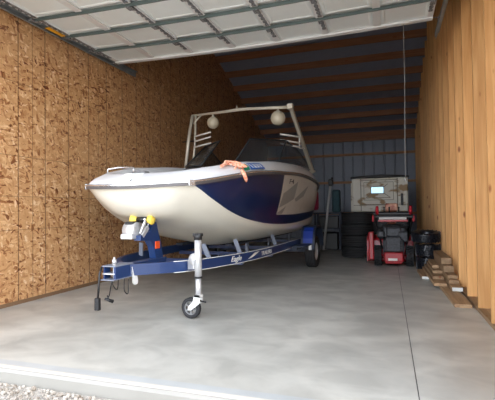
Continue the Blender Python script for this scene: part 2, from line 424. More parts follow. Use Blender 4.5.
# ------------------------------------------------------------------ overhead door
DX0, DX1, DZ = -4.48, .63, 3.835
def sag(v):
    t = (v.x-(DX0+DX1)/2)/((DX1-DX0)/2); return V(v.x, v.y, v.z-.045*max(0, 1-t*t))
def sagb(m): m.v = [sag(v) for v in m.v]; return m
door = props(bpy.data.objects.new('door_1', None), kind='structure'); col.objects.link(door); door.location = (DX0, 2.9, DZ)
NB = 7; bw_ = (DX1-DX0)/NB
ys = [3.32, 3.92, 4.52, 5.12, 5.73, 6.35]
for i in range(len(ys)-1):
    y0, y1 = ys[i]+.004, ys[i+1]-.004
    m = MB()
    m.box(DX0, DX1, y0, y1, DZ+.005, DZ+.045)
    for k in range(NB):      # each bay: raised rim and a slightly recessed field
        xa, xb = DX0+k*bw_+.05, DX0+(k+1)*bw_-.05
        rows = []
        for (ins, dz) in ((0, .004), (.02, -.006), (.045, -.006), (.06, .002)):
            rows.append([V(xa+ins, y0+.06+ins, DZ+dz), V(xb-ins, y0+.06+ins, DZ+dz), V(xb-ins, y1-.06-ins, DZ+dz), V(xa+ins, y1-.06-ins, DZ+dz), V(xa+ins, y0+.06+ins, DZ+dz)])
        m.grid(rows, smooth=False)
        r = rows[-1]; m.add(r[:4], [(0,1,2,3)])
    # subdivide along x so that the panel follows the sag
    sagb(m).build('door_panel', DOORW, door)
    m = MB()
    n = 14
    for q in range(n):
        xa, xb = DX0+q*(DX1-DX0)/n, DX0+(q+1)*(DX1-DX0)/n
        if i == len(ys)-2: m.box(xa, xb, ys[i+1]-.07, ys[i+1]+.015, DZ-.03, DZ+.05)
    if m.v: sagb(m).build('bottom_rail', STILE, door)
for i, yy in enumerate(ys[:-1]):
    m = MB(); n = 14
    for q in range(n):
        xa, xb = DX0+q*(DX1-DX0)/n, DX0+(q+1)*(DX1-DX0)/n
        m.box(xa, xb, yy-.009, yy+.009, DZ-.038, DZ-.002)
        m.box(xa, xb, yy-.016, yy+.016, DZ-.006, DZ+.004)
    sagb(m).build('strut', STRUT, door)
dark = (2, 3, 4) 
for k in range(NB+1):
    x = DX0+k*bw_
    m = MB(); w = .05 if 0 < k < NB else .07
    x0, x1 = max(DX0, x-w), min(DX1, x+w)
    for i in range(len(ys)-1): m.box(x0, x1, ys[i]+.03, ys[i+1]-.03, DZ-.014, DZ+.004)
    sagb(m).build('stile', STILE, door)
    if k in (2, 3, 4, 5) or k in (0, NB):
        for i in range(len(ys)-1):
            m = MB()
            xo = x+.012 if k else x+.05
            if k == NB: xo = x-.05
            m.box(xo-.018, xo+.018, ys[i]+.04, ys[i+1]-.10 if i < len(ys)-2 else ys[i+1]-.26, DZ-.02, DZ-.012)
            for h in range(5):
                yy = ys[i]+.09+h*.1
                if i == len(ys)-2 and h > 2: continue
                m.box(xo-.026, xo+.026, yy, yy+.045, DZ-.028, DZ-.018)
            m.box(xo-.03, xo+.03, ys[i]-.05, ys[i]+.05, DZ-.068, DZ-.055)
            sagb(m).build('hinge_strip', HINGE, door)
sagb(MB().box(.22, .36, 6.285, 6.352, DZ-.036, DZ-.031)).build('bottom_label', PAPER, door)['label'] = 'small white label on the bottom rail'
# tracks
for side, x in (('left', DX0-.10), ('right', .75)):
    tr = MB()
    z0 = DZ
    tr.box(x-.025, x+.025, 3.2, 7.0, z0+.03, z0+.036); tr.box(x-.028, x-.022, 3.2, 7.0, z0-.03, z0+.036)
    tr.box(x-.028, x+.005, 3.2, 7.0, z0-.036, z0-.03)
    arc = [V(x, 3.2-.32*sin(a), z0-.32+.32*cos(a)) for a in [i*pi/16 for i in range(9)]]
    tr.tube([p for p in arc]+[V(x, 2.88, .05)], .025, 8)
    tr.build('track', GALV, door)
    an = MB(); xo = x-.045 if side == 'left' else x+.005
    an.box(xo-.004, xo+.0, 3.3, 7.15, z0-.02, z0+.085); an.box(xo-.004, xo+.045, 3.3, 7.15, z0+.08, z0+.085)
    an.build('track_angle', GALV, door)
    for yy in ys:      # rollers on their plates
        r = MB(); xr = x+.04 if side == 'left' else x-.05
        r.lathe([(0, -.012), (.022, -.012), (.022, .012), (0, .012)], (x, yy, z0), (1, 0, 0), 12)
        r.tube([(x, yy, z0), (xr+(.06 if side == 'left' else -.06), yy, z0)], .007, 6)
        r.box(min(xr, xr+.05), max(xr, xr+.05), yy-.045, yy+.045, z0-.035, z0-.005)
        r.build('roller', HINGE, door)
    h = MB(); xw = XL if side == 'left' else .975
    h.bar((x, 6.9, z0+.08), (x, 6.9, roofz(6.9)-.1), .03, .004); h.build('hanger', GALV, door)
MB().tube([(.77, 5.75, DZ+.04), (.975, 5.75, DZ+.035)], .009, 8).build('wall_brace', GALV, door)
MB().box(DX0-.058, DX0-.052, 4.72, 5.05, DZ+.03, DZ+.09).build('yellow_label', YELLOW, door)
MB().box(DX0-.052, DX0+.02, 4.74, 5.06, DZ-.034, DZ-.030).build('yellow_label', YELLOW, door)
sg = DZ-.045*(1-((.25-(DX0+DX1)/2)/((DX1-DX0)/2))**2)
rp = MB(); rp.tube([(.25, 6.30, sg-.03), (.252, 6.30, 3.0), (.24, 6.30, 2.2), (.235, 6.30, 1.62)], .004, 6); rp.sphere((.235, 6.30, 1.60), .02, 10)
rp.build('pull_rope', ROPE, door)

# ------------------------------------------------------------------ gravel
m = MB(); rng = random.Random(3)
ico = bmesh.new(); bmesh.ops.create_icosphere(ico, subdivisions=1, radius=1); ico.verts.index_update()
iv = [v.co.copy() for v in ico.verts]; iff = [[v.index for v in f.verts] for f in ico.faces]; ico.free()
for i in range(5200):
    px, py = rng.uniform(-5.5, 2.5), 2.56-abs(rng.gauss(0, .55))
    r = rng.choice((.006, .008, .01, .012, .015, .02)) * rng.uniform(.8, 1.3)
    if rng.random() < .012: r *= 1.8
    q = Quaternion((rng.uniform(-1,1), rng.uniform(-1,1), rng.uniform(-1,1), rng.uniform(-1,1))).normalized()
    s3 = (rng.uniform(.7, 1.2), rng.uniform(.7, 1.2), rng.uniform(.45, .8))
    if py + r*1.3 > 2.575: py = 2.575-r*1.3
    m.add([q @ V(v.x*s3[0]*r, v.y*s3[1]*r, v.z*s3[2]*r) + V(px, py, -.113+r*.35) for v in iv], iff)
gs = m.build('gravel', STONE, merge=False)
props(gs, 'pale crushed gravel lying against the edge of the concrete slab outside', 'gravel', kind='stuff')

# ------------------------------------------------------------------ boat
TH = radians(2.2); OX, OY = -2.785, 4.1
A_ = V(sin(TH), cos(TH), 0); P_ = V(cos(TH), -sin(TH), 0)
def B(u, v, z): return V(OX, OY, 0) + A_*u + P_*v + V(0, 0, z)
RAIL = [(0,0,1.50),(.015,.28,1.505),(.07,.53,1.515),(.21,.72,1.53),(.5,.84,1.575),(.88,.945,1.64),(1.27,1.05,1.70),(1.85,1.12,1.75),(2.5,1.15,1.785),(3.25,1.16,1.82),(4.1,1.15,1.825),(4.95,1.13,1.79),(5.5,1.09,1.725),(5.75,1.0,1.67)]
NAV  = [(.02,0,1.47),(.03,.28,1.475),(.08,.525,1.485),(.22,.71,1.50),(.52,.81,1.35),(.86,.865,1.215),(1.27,.905,1.11),(1.78,.94,1.035),(2.45,.97,.98),(3.3,1.0,.957),(4.1,1.01,.975),(4.9,1.0,1.015),(5.4,.97,1.06),(5.68,.90,1.08)]
LC   = [(.10,0,1.29),(.12,.26,1.30),(.18,.47,1.325),(.33,.62,1.32),(.58,.71,1.215),(.92,.79,1.10),(1.32,.85,1.01),(1.82,.90,.935),(2.45,.93,.885),(3.3,.955,.85),(4.1,.96,.84),(4.9,.95,.85),(5.4,.92,.87),(5.66,.86,.90)]
LD   = [(.27,0,1.155),(.29,.2,1.155),(.37,.35,1.15),(.52,.45,1.13),(.78,.51,1.045),(1.12,.56,.95),(1.52,.59,.855),(2.0,.61,.775),(2.6,.62,.735),(3.4,.62,.72),(4.1,.62,.715),(4.9,.62,.715),(5.4,.6,.72),(5.65,.57,.73)]
KE   = [(.5,0,1.09),(.55,0,1.075),(.66,0,1.045),(.84,0,.99),(1.1,0,.91),(1.5,0,.80),(1.9,0,.70),(2.3,0,.645),(2.8,0,.63),(3.5,0,.63),(4.1,0,.63),(4.9,0,.63),(5.4,0,.63),(5.64,0,.63)]
CRO  = [(.27,0,1.66),(.29,.28,1.665),(.33,.49,1.675),(.42,.63,1.70),(.64,.735,1.735),(.95,.82,1.79),(1.27,.89,1.85),(1.8,.95,1.90),(2.45,.99,1.965),(3.2,1.02,2.01),(4.0,1.03,2.04),(4.9,1.01,2.03),(5.4,.98,1.94),(5.7,.90,1.80)]
def cr(p0, p1, p2, p3, t):
    return tuple(.5*((2*b)+(-a+c)*t+(2*a-5*b+4*c-d)*t*t+(-a+3*b-3*c+d)*t**3) for a, b, c, d in zip(p0, p1, p2, p3))
SUB = 5
def smooth(c, mirror_start=True):
    out = []; n = len(c)
    for i in range(n-1):
        p0 = c[i-1] if i else ((c[1][0], -c[1][1], c[1][2]) if mirror_start else c[0])
        p3 = c[i+2] if i+2 < n else c[n-1]
        for k in range(SUB): out.append(cr(p0, c[i], c[i+1], p3, k/SUB))
    out.append(c[-1]); return out
sR, sN, sC, sD, sK, sO = map(smooth, (RAIL, NAV, LC, LD, KE, CRO))
NC = len(sR)
def lerp(a, b_, t): return tuple(x+(y-x)*t for x, y in zip(a, b_))
NT = 16
def sidep(j, t):          # between rail (t=0) and paint line (t=1), slightly bulged
    p = lerp(sR[j], sN[j], t); k = sin(pi*t)
    return (p[0], p[1]+.018*k if p[1] > .3 else p[1], p[2])
def sidexy(u, t):         # continuous along u
    for j in range(20, NC-1):
        a, c = sidep(j, t), sidep(j+1, t)
        if a[0] <= u <= c[0]: return lerp(a, c, (u-a[0])/(c[0]-a[0]))
    return sidep(NC-1, t)
boat = thing('motorboat', tuple(B(2.9, 0, .5)), 'white and navy open-bow motorboat with a tower, sitting on a blue trailer', 'boat')
rows = []
for k in range(NT+1): rows.append([sidep(j, k/NT) for j in range(NC)])
low = []
ctl = [sN, sC, sD, sK]
for i in range(3):
    for k in range(1, 5):
        t = k/4; r = []
        for j in range(NC):
            p0 = ctl[i-1][j] if i else sN[j]; p3 = ctl[i+2][j] if i+2 < 4 else ctl[3][j]
            r.append(cr(p0, ctl[i][j], ctl[i+1][j], p3, t))
        low.append(r)
for r in low[-1:]: r[:] = [(p[0], 0, p[2]) for p in r]
allr = rows + low
def usplit(t): return 2.54 - .12*t
h = MB()
for sgn in (1, -1):
    def mf(i, j):
        if i >= NT: return 0
        if j < 3*SUB: return 0
        u = (allr[i][j][0]+allr[i][j+1][0])/2
        if u < usplit(i/NT): return 1
        return 1 if i >= NT-3 else 2
    h.grid([[B(p[0], sgn*p[1], p[2]) for p in r] for r in allr], mf=mf)
# transom
tr = [allr[i][NC-1] for i in range(len(allr))]
poly = [B(p[0], p[1], p[2]) for p in tr] + [B(p[0], -p[1], p[2]) for p in tr[::-1]]
h.add([B(5.7, 0, 1.3)] + poly, [(0, i+1, (i+1) % len(poly)+1) for i in range(len(poly))])
hull = h.build('hull', [GEL, NAVY, SILV], boat)

# deck: from rail up over the coaming and down inside
dk = MB()
for sgn in (1, -1):
    rr = [sR]
    rr.append([lerp((r[0], r[1], r[2]+.03), o, .12) for r, o in zip(sR, sO)])
    rr.append([(lerp(r, o, .5)[0], lerp(r, o, .5)[1]+.03, lerp(r, o, .5)[2]+.012) for r, o in zip(sR, sO)])
    rr.append([(o[0]-.01 if o[0] < .5 else o[0], o[1], o[2]-.012) for o in sO])
    rr.append([(o[0]+(.03 if o[0] < .5 else 0), max(0, o[1]-.03), o[2]+.004) for o in sO])
    def inw(o, d, z):
        k = max(0, 1-o[0]/.9); return (o[0]+d*k, max(0, o[1]-d*(1-k*.7)) if o[1] > 0 else 0, z)
    rr.append([inw(o, .14, o[2]-.01) for o in sO])
    rr.append([inw(o, .17, o[2]-.06) for o in sO])
    rr.append([inw(o, .20, 1.34) for o in sO])
    dk.grid([[B(p[0], sgn*p[1], p[2]) for p in r] for r in rr])
    inn = rr[-1]
    dk.grid([[B(p[0], sgn*p[1], p[2]) for p in inn], [B(p[0], 0, p[2]) for p in inn]], mi=1)
last = sO[-1]
dk.box(0, 1, 0, 1, 0, 1, M=Matrix.Translation(B(5.52, -.86, 1.3)) @ Matrix(((P_.x*1.72, A_.x*.16, 0, 0), (P_.y*1.72, A_.y*.16, 0, 0), (0, 0, .46, 0), (0, 0, 0, 1))))
dk.build('deck', [DECKW, LINER], boat)
# rub rail
rl = MB(); ins = MB()
for sgn in (1, -1):
    def strip(mb, off, hz0, hz1, dz=0):
        rs = []
        for (o_, z_) in ((0, hz0), (off, hz0), (off, hz1), (0, hz1)):
            line = []
            for j in range(NC):
                a, c = sR[max(0, j-1)], sR[min(NC-1, j+1)]
                tx, ty = c[0]-a[0], c[1]-a[1]
                if j == 0: tx, ty = 0, 1
                l = sqrt(tx*tx+ty*ty) or 1; nx, ny = -ty/l, tx/l
                if ny < 0 and sR[j][1] > .6 : nx, ny = -nx, -ny
                if sR[j][1] <= .6: nx, ny = -abs(nx), abs(ny)
                line.append(B(sR[j][0]+nx*o_, sgn*max(0, sR[j][1]+ny*o_), sR[j][2]+z_))
            rs.append(line)
        mb.grid(rs+[rs[0]], smooth=False)
    strip(rl, .028, -.034, .022); strip(ins, .036, .0, .016)
rub = rl.build('rub_rail', RUBRAIL, boat); ins.build('steel_insert', STEEL, rub)
for sgn in (1, -1):
    m = MB(); c = B(.185, sgn*.725, 1.525); m.box(-.014, .014, -.04, .04, -.04, .03, M=Matrix.Translation(c) @ Matrix.Rotation(sgn*-.7, 4, 'Z'), bev=.006)
    m.build('rail_joint', STEEL, rub)

def decal(poly, name, mt, off=.003, parent=None, n=8, label=None):
    """poly in (u, t) on the port topside, filled as a strip between its two long edges [a0,a1],[b0,b1]"""
    (a0, a1, b0, b1) = poly; m = MB(); rows = []
    for i in range(n+1):
        s = i/n; row = []
        for k in range(n+1):
            t = k/n
            L0 = lerp(a0, a1, s); L1 = lerp(b0, b1, s); q = lerp(L0, L1, t)
            p = sidexy(q[0], q[1]); row.append(B(p[0], p[1]+off, p[2]))
        rows.append(row)
    m.grid(rows); o = m.build(name, mt, parent or hull)
    if label: o['label'] = label
    return o
# grey shards on the silver panel (u, t)
decal(((2.58,.40), (3.4,.14), (2.50,.68), (3.25,.50)), 'hull_graphic', SHARD)
decal(((3.3,.50), (4.3,.18), (3.4,.56), (3.95,.44)), 'hull_graphic', SHARD)
decal(((2.47,.78), (2.85,.64), (2.47,.80), (2.72,.80)), 'hull_graphic', SHARD)
def hulltext(body, u, t, size, mt, name, sp=1.0, shear=.3):
    p = sidexy(u, t); q = sidexy(u+.3, t); q2 = sidexy(u, t+.1)
    a = B(*p); ex = (B(*q)-a).normalized(); up = (a-B(*q2)).normalized(); nrm = ex.cross(up).normalized(); 
    if nrm.dot(P_) < 0: nrm = -nrm
    up = nrm.cross(ex); 
    if up.z < 0: up = -up
    M = Matrix.Translation(a+nrm*.02) @ Matrix(((ex.x*sp, up.x, nrm.x, 0), (ex.y*sp, up.y, nrm.y, 0), (ex.z*sp, up.z, nrm.z, 0), (0, 0, 0, 1)))
    return text_mesh(body, size, M, mt, name, hull, shear=shear)
hulltext('F4', 2.75, .20, .11, BLACK, 'black_lettering', 2.8, shear=0)

# registration stickers on the white gunwale band
def bandp(u, t):
    for j in range(15, NC-1):
        if sR[j][0] <= u <= sR[j+1][0]:
            k = (u-sR[j][0])/(sR[j+1][0]-sR[j][0]); r = lerp(sR[j], sR[j+1], k); o = lerp(sO[j], sO[j+1], k)
            r = (r[0], r[1], r[2]+.03); p = lerp(r, o, t); return (p[0], p[1]+.034*sin(pi*t)+.006+.008*(1-t), p[2]+.010*sin(pi*t)+.004)
def bdecal(u0, u1, t0, t1, name, mt, off=0, sk=0):
    m = MB(); rows = []
    for k in range(7):
        t = t0+(t1-t0)*k/6; rows.append([B(*[c+d for c, d in zip(bandp(u0+(u1-u0)*i/8+sk*(t-t0), t), (0, .012+off, .004+off))]) for i in range(9)])
    m.grid(rows); return m.build(name, mt, boat)
st = bdecal(1.05, 1.17, .04, .66, 'sticker', GREEN); st['label'] = 'green sticker on the gunwale'
st = bdecal(1.20, 1.60, .04, .68, 'sticker', BLUE); st['label'] = 'blue registration sticker with pale characters'
for u in (1.25, 1.34, 1.43, 1.51):
    bdecal(u, u+.026, .16, .55, 'pale_character', PAPER, .003, -.12); bdecal(u+.05, u+.065, .16, .52, 'pale_character', PAPER, .003, .12)
    
# windscreen
ws = MB(); fr = MB()
GP = {}
for sgn in (1, -1):
    bi, bo, ti, to = (2.45, sgn*.30, 1.97), (3.0, sgn*.90, 2.02), (3.25, sgn*.30, 2.50), (3.75, sgn*.84, 2.50)
    # front pane
    def bil(s, t): return lerp(lerp(bi, bo, s), lerp(ti, to, s), t)
    ws.grid([[B(*[c for c in bil(i/6, k/6)]) for i in range(7)] for k in range(7)])
    ws.grid([[B(*(lambda p: (p[0]+.012, p[1], p[2]))(bil(i/6, k/6))) for i in range(7)] for k in range(7)])
    # side wing
    wb_ = [bo, (3.7, sgn*.975, 2.05), (4.5, sgn*1.0, 2.06), (5.15, sgn*1.0, 2.05)]
    wt_ = [to, (4.2, sgn*.90, 2.42), (4.8, sgn*.955, 2.24), (5.2, sgn*1.0, 2.06)]
    ws.grid([[B(*p) for p in wb_], [B(*p) for p in wt_]]); ws.grid([[B(p[0], p[1]-.01*sgn, p[2]) for p in wb_], [B(p[0], p[1]-.01*sgn, p[2]) for p in wt_]])
    for path in ([bi, ti, to], [bi, bo], [bo, to], wb_, wt_): fr.tube([B(*p) for p in path], .014, 6)
    fr.add([B(*bi)+V(0,0,-.02), B(*bo)+V(0,0,-.02), B(*(3.0, sgn*.95, 1.95)), B(*(2.4, sgn*.30, 1.84))], [(0,1,2,3)])
gl = GLASS; GLASS.node_tree.nodes['Principled BSDF'].inputs['Alpha'].default_value = .38
wsh = ws.build('windscreen', gl, boat); fr.build('windscreen_frame', mat('charcoal_frame', rgb(58, 62, 66), .35, metal=.4), wsh)
# dash / helm consoles and seats inside
for sgn in (1, -1):
    m = MB(); Mx = Matrix(((P_.x, A_.x, 0, 0), (P_.y, A_.y, 0, 0), (0, 0, 1, 0), (0, 0, 0, 1)))
    a, c = sorted((sgn*.28, sgn*.84))
    m.box(a, c, 2.75, 3.6, 1.34, 1.96, M=Matrix.Translation(B(0,0,0)) @ Mx, bev=.04)
    m.build('dashboard', LINER, boat)
for (v0, v1, u0, u1, z1) in ((.22, .66, .95, 2.35, 1.58), (-.66, -.22, .95, 2.35, 1.58)):
    q = MB(); q.box(v0, v1, u0, u1, 1.35, z1, M=Matrix.Translation(B(0,0,0)) @ Mx, bev=.04)
    q.box(v0 if v0 < 0 else v1-.08, v0+.08 if v0 < 0 else v1, u0+.05, u1, z1, z1+.2, M=Matrix.Translation(B(0,0,0)) @ Mx, bev=.03)
    q.build('bow_seat', VINYL, boat)
q = MB(); q.box(-.8, .8, 4.9, 5.45, 1.35, 1.75, M=Matrix.Translation(B(0,0,0)) @ Mx, bev=.05); q.build('stern_seat', VINYL, boat)
# bow fittings
q = MB(); q.tube([B(.30, -.50, 1.69), B(.31, -.50, 1.735), B(.36, -.38, 1.755), B(.36, -.22, 1.75), B(.31, -.12, 1.73), B(.30, -.12, 1.69)], .011, 8); q.build('grab_handle', STEEL, boat)
q = MB(); q.box(-.20, .06, .12, .26, 1.60, 1.612, M=Matrix.Translation(B(0,0,0)) @ Mx @ Matrix.Rotation(0, 4, 'X'), bev=.004); q.v = [V(v.x, v.y, v.z + (v.y-4.29)*.55+.015) for v in q.v]
q.build('step_pad', WHITEP, boat)
q = MB(); q.box(-.16, .0, .36, .46, 1.67, 1.70, M=Matrix.Translation(B(0,0,0)) @ Mx, bev=.01); q.build('bow_hatch', VINYL, boat)
q = MB(); q.tube([B(.37, -.03, 1.10), B(.36, -.03, 1.04)], .01, 6); q.tube([B(.36, -.03, 1.04), B(.38, .03, 1.03), B(.37, .03, 1.10)], .01, 6); q.build('bow_eye', STEEL, boat)
# swim platform
q = MB(); q.box(-.85, .85, 5.62, 6.15, 1.12, 1.17, M=Matrix.Translation(B(0,0,0)) @ Mx, bev=.015); q.build('swim_platform', LINER, boat)
# tower
tw = MB()
tp, ts = B(3.5, 1.0, 3.075), B(3.5, -1.0, 3.09)
def strap(mb, a, c, w0, w1, th):
    a, c = Vector(a), Vector(c); d = (c-a).normalized(); r = d.cross(P_).normalized()
    vs = []
    for p, w in ((a, w0), (c, w1)): vs += [p+r*w/2+P_*th/2, p-r*w/2+P_*th/2, p-r*w/2-P_*th/2, p+r*w/2-P_*th/2]
    mb.add(vs, [(0,1,2,3),(7,6,5,4),(0,4,5,1),(1,5,6,2),(2,6,7,3),(3,7,4,0)])
strap(tw, tp, B(5.2, 1.03, 2.02), .07, .10, .06)
tw.build('tower_leg', ALU, boat)
q = MB(); q.box(-.05, .05, -.09, .09, -.02, .02, M=Matrix.Translation(B(5.2, 1.03, 2.03)) @ Mx, bev=.008); q.build('tower_foot', ALU, boat)
q = MB(); q.tube([ts, B(3.42, -1.05, 2.6), B(3.3, -1.06, 1.99)], .032, 10); q.tube([ts+P_*.07, B(3.55, -.98, 2.5), B(3.45, -1.0, 1.99)], .022, 10)
q.bar(ts+P_*.02-V(0,0,.17), ts+P_*.2+V(0,0,.0), .02, .03); q.bar(B(3.55, -.92, 2.30), B(3.45, -1.0, 2.02), .02, .02)
q.build('tower_leg', ALU, boat)
q = MB()
q.tube([ts, B(3.5, -.5, 3.10), B(3.5, 0, 3.125), B(3.5, .5, 3.10), tp], .022, 8)
q.tube([ts+V(0,0,-.01), B(3.46, -.35, 3.075), B(3.46, .2, 3.09), B(3.5, .7, 3.065), tp-V(0,0,.02)], .012, 6)
q.tube([B(3.5, -.05, 3.12), B(3.5, -.05, 3.20)], .012, 6)
q.build('tower_bar', ALU, boat)
q = MB(); q.box(-.06, .05, -.06, .06, -.05, .05, M=Matrix.Translation(tp) @ Mx, bev=.015); q.build('tower_bracket', ALU, boat)
def rack(prongs, spine, name):
    q = MB()
    for a, c in prongs: q.tube([a, lerp(a, c, .97) if 0 else c], .017, 8)
    q.tube(spine, .014, 8); return q.build(name, mat('white_rack_arm', rgb(222, 218, 208), .35, metal=.2) if 'white_rack_arm' not in MATS else MATS['white_rack_arm'], boat)
rk = []
for (z0, z1) in ((2.66, 2.62), (2.55, 2.50), (2.48, 2.42)): rk.append((B(3.9, .68, z0), B(4.15, 1.0, z1)))
rack(rk, [B(4.15, 1.0, 2.64), B(4.15, 1.0, 2.40), B(4.5, 1.02, 2.44)], 'board_rack')
rk = []
for (z0, z1) in ((2.66, 2.72), (2.56, 2.63), (2.45, 2.51)): rk.append((B(3.45, -.93, z0), B(3.45, -.58, z1)))
rack(rk, [B(3.45, -.93, 2.67), B(3.45, -.93, 2.44)], 'board_rack')
q = MB(); q.tube([B(3.4, -1.18, 2.56), B(3.45, -.93, 2.57)], .01, 6); q.build('rack_arm', BLACK, boat)

# globes hung from the tower bar
def globe(c, r, lab):
    g = thing('hanging_globe', (c.x, c.y, c.z-r), lab, 'globe', 'pale globes under the boat tower')
    MB().sphere(c, r, 24).build('globe', GLOBE, g)
    q = MB(); q.lathe([(0, .075), (.012, .075), (.02, .02), (.035, -.01), (.035, -.02)], c+V(0, 0, r), n=12); q.build('stem', ALU, g)
globe(B(3.48, -.545, 2.905), .118, 'pale round globe hanging from the boat tower bar, beside the far starboard leg')
globe(B(3.5, .76, 2.885), .135, 'pale round globe hanging from the boat tower bar, beside the raked port leg')

# coral rope over the gunwale
def hb(u, t): return B(*[c+d for c, d in zip(bandp(u-.30, t), (0, .02, .012))])
q = MB(); rng = random.Random(5)
for k in range(4):
    pts = [hb(.88+.05*k, .55+.1*k)+V(0, 0, .015), hb(1.0+.05*k, .9), hb(1.12, .98+.04*k)+V(0, 0, .02), hb(1.22+.02*k, .9-.05*k)+V(.01*k, 0, .02), hb(1.25+.02*k, .55)+V(.012*k, 0, 0), hb(1.27+.03*k, .2)+V(.015*k, 0, 0)]
    pp = []
    for i in range(len(pts)-1):
        for s in range(4): pp.append(Vector(pts[i]).lerp(Vector(pts[i+1]), s/4)+V(rng.uniform(-.008,.008), rng.uniform(-.008,.008), rng.uniform(-.006,.006)))
    q.tube(pp, .014, 7)
e = hb(1.28, .1)
q.tube([e, e+V(.03, .01, -.05), e+V(.05, .03, -.12), e+V(.045, .05, -.15)], [.02, .026, .024, .012], 8)
q.tube([hb(1.1, .95), hb(1.17, .8)+V(.01,0,0), hb(1.2, .5)+V(.01,0,0), hb(1.15, .3)], .012, 7)
props(q.build('mooring_rope', ORANGE), 'coral-orange mooring rope bundled over the white gunwale of the boat', 'rope')

# ------------------------------------------------------------------ trailer
tl = thing('boat_trailer', tuple(B(2.4, 0, 0)), 'navy blue single-axle boat trailer under the white boat, jack wheel down', 'trailer')
T0 = Matrix.Translation(B(0,0,0)) @ Mx       # local (v, u, z)
PR = [(-.04,.03,.565),(.45,.45,.56),(1.0,.66,.555),(1.9,.83,.55),(3.1,.88,.55),(5.7,.88,.55)]
for sgn in (1, -1):
    pp = []
    sm = smooth([(a, c, z) for a, c, z in PR], False)
    m = MB(); m.barpath([B(p[0], sgn*p[1], p[2]) for p in sm], .055, .125)
    r = m.build('frame_rail', TBLUE, tl)
    if sgn == 1:
        q = MB()
        for dz in (.064, -.064): q.barpath([B(p[0]-.01, p[1]+.03, p[2]+dz) for p in sm[4:]], .006, .008)
        q.build('pinstripe', PAPER, r)
        # lettering
        def railp(u):
            for a, c in zip(sm, sm[1:]):
                if a[0] <= u <= c[0]: k = (u-a[0])/(c[0]-a[0]); return lerp(a, c, k)
        for body, u, sz, sh, st_ in (('Eagle', 1.22, .10, .35, 1.25), ('TRAILERS', 2.08, .085, .1, 1.3)):
            a = railp(u); c = railp(u+.35 if body == 'Eagle' else u+.7)
            ex = (B(*c)-B(*a)).normalized(); nr = ex.cross(V(0,0,1)).normalized(); 
            if nr.dot(P_) < 0: nr = -nr
            M = Matrix.Translation(B(*a)+nr*.036+V(0,0,-.03)) @ Matrix(((ex.x*st_, 0, nr.x, 0), (ex.y*st_, 0, nr.y, 0), (ex.z*st_, 1, nr.z, 0), (0,0,0,1)))
            text_mesh(body, sz, M, PAPER, 'lettering', r, shear=sh)
        a = railp(1.64); c = railp(2.02); q = MB()
        ex = (B(*c)-B(*a)); nr = ex.cross(V(0,0,1)).normalized(); nr = nr if nr.dot(P_) > 0 else -nr
        pl = [(0,-.035),(.3,-.03),(.6,.0),(1.0,.045),(.55,.035),(.35,.005)]
        q.prism(pl, .034, .037, lambda s, z, d: B(*a)+ex*s+V(0,0,z)+nr*d); q.build('swoosh', PAPER, r)
    for (u0, v0, z) in ((2.6, .6, 0), (3.6, .6, 0), (4.9, .6, 0), (5.5, .6, 0)): pass
for u in (1.6, 2.7, 3.9, 5.6):
    m = MB(); m.box(-.86 if u > 2 else -.77, .86 if u > 2 else .77, u-.03, u+.03, .44, .50, M=T0); m.build('cross_member', TBLUE, tl)
m = MB(); m.box(-.98, .98, 4.75, 4.81, .31, .37, M=T0)
for s in (-1, 1): m.box(s*.88-.02, s*.88+.02, 4.5, 5.05, .40, .47, M=T0); m.box(s*.88-.025, s*.88+.025, 4.73, 4.83, .34, .49, M=T0)
m.build('axle', DKBLUE, tl)
for s in (-1, 1):
    m = MB(); m.box(s*.42-.06, s*.42+.06, 1.9, 5.5, .665, .70, M=T0, bev=.01); bk = m.build('bunk', CARPET, tl)
    for u in (2.7, 3.9, 5.45): 
        m = MB(); m.box(s*.42-.02, s*.42+.02, u-.03, u+.03, .49, .67, M=T0); m.build('bunk_bracket', GREYP, bk)
    for u, v, zt in ((1.02, .52, .78), (1.62, .72, .80), (3.0, .83, .80)):
        m = MB(); m.bar(B(u, s*v, .60), B(u-.06, s*(v-.05), zt), .06, .02, up=A_); m.build('guide_post', GREYP, tl)
# tongue and folding hinge
m = MB(); m.box(-.055, .055, -.02, .75, .50, .63, M=T0, bev=.006); m.build('tongue', TBLUE, tl)
m = MB()
m.box(-.10, .075, -.30, .02, .63, .642, M=T0, mi=1); m.box(-.10, .075, -.33, .02, .492, .502, M=T0, mi=1)
m.box(.045, .07, -.29, .0, .502, .63, M=T0); m.box(-.095, -.08, -.28, -.18, .502, .63, M=T0)
hn = m.build('tongue_hinge', [TBLUE, GREYP], tl)
m = MB(); m.box(-.09, .06, -.30, -.08, .55, .562, M=T0); m.tube([B(-.22, -.0, .48), B(-.22, 0, .66)], .016, 10); m.tube([B(-.22, 0, .66), B(-.22, 0, .70)], .024, 10); m.tube([B(-.22, -.0, .70), B(-.22, 0, .725)], .012, 8); m.build('hinge_pin', CHROME, hn)
m = MB(); m.tube([B(-.30, -.10, .63), B(-.335, -.10, .56), B(-.345, -.10, .45), B(-.35, -.11, .31)], .011, 8); m.box(-.14, -.085, -.375, -.33, .18, .31, M=T0, bev=.008); m.build('light_plug', BLACK, tl)
m = MB()
for pts in ([(-.2,-.04,.50),(-.22,-.05,.40),(-.28,-.02,.33),(-.30,-.03,.30)], [(-.15,.0,.50),(-.2,.02,.38),(-.25,0,.44),(-.22,-.03,.50)], [(-.1,.04,.50),(-.12,.05,.36),(-.08,.07,.32),(-.06,.06,.47)]):
    m.tube([B(*p) for p in smooth(pts, False)], .006, 6)
m.tube([B(-.34, -.03, .305), B(-.27, .02, .265)], [.012, .02], 8); m.tube([B(-.3, -.03, .33), B(-.31, .0, .29)], .008, 6)
m.build('safety_cable', BLACK, tl)
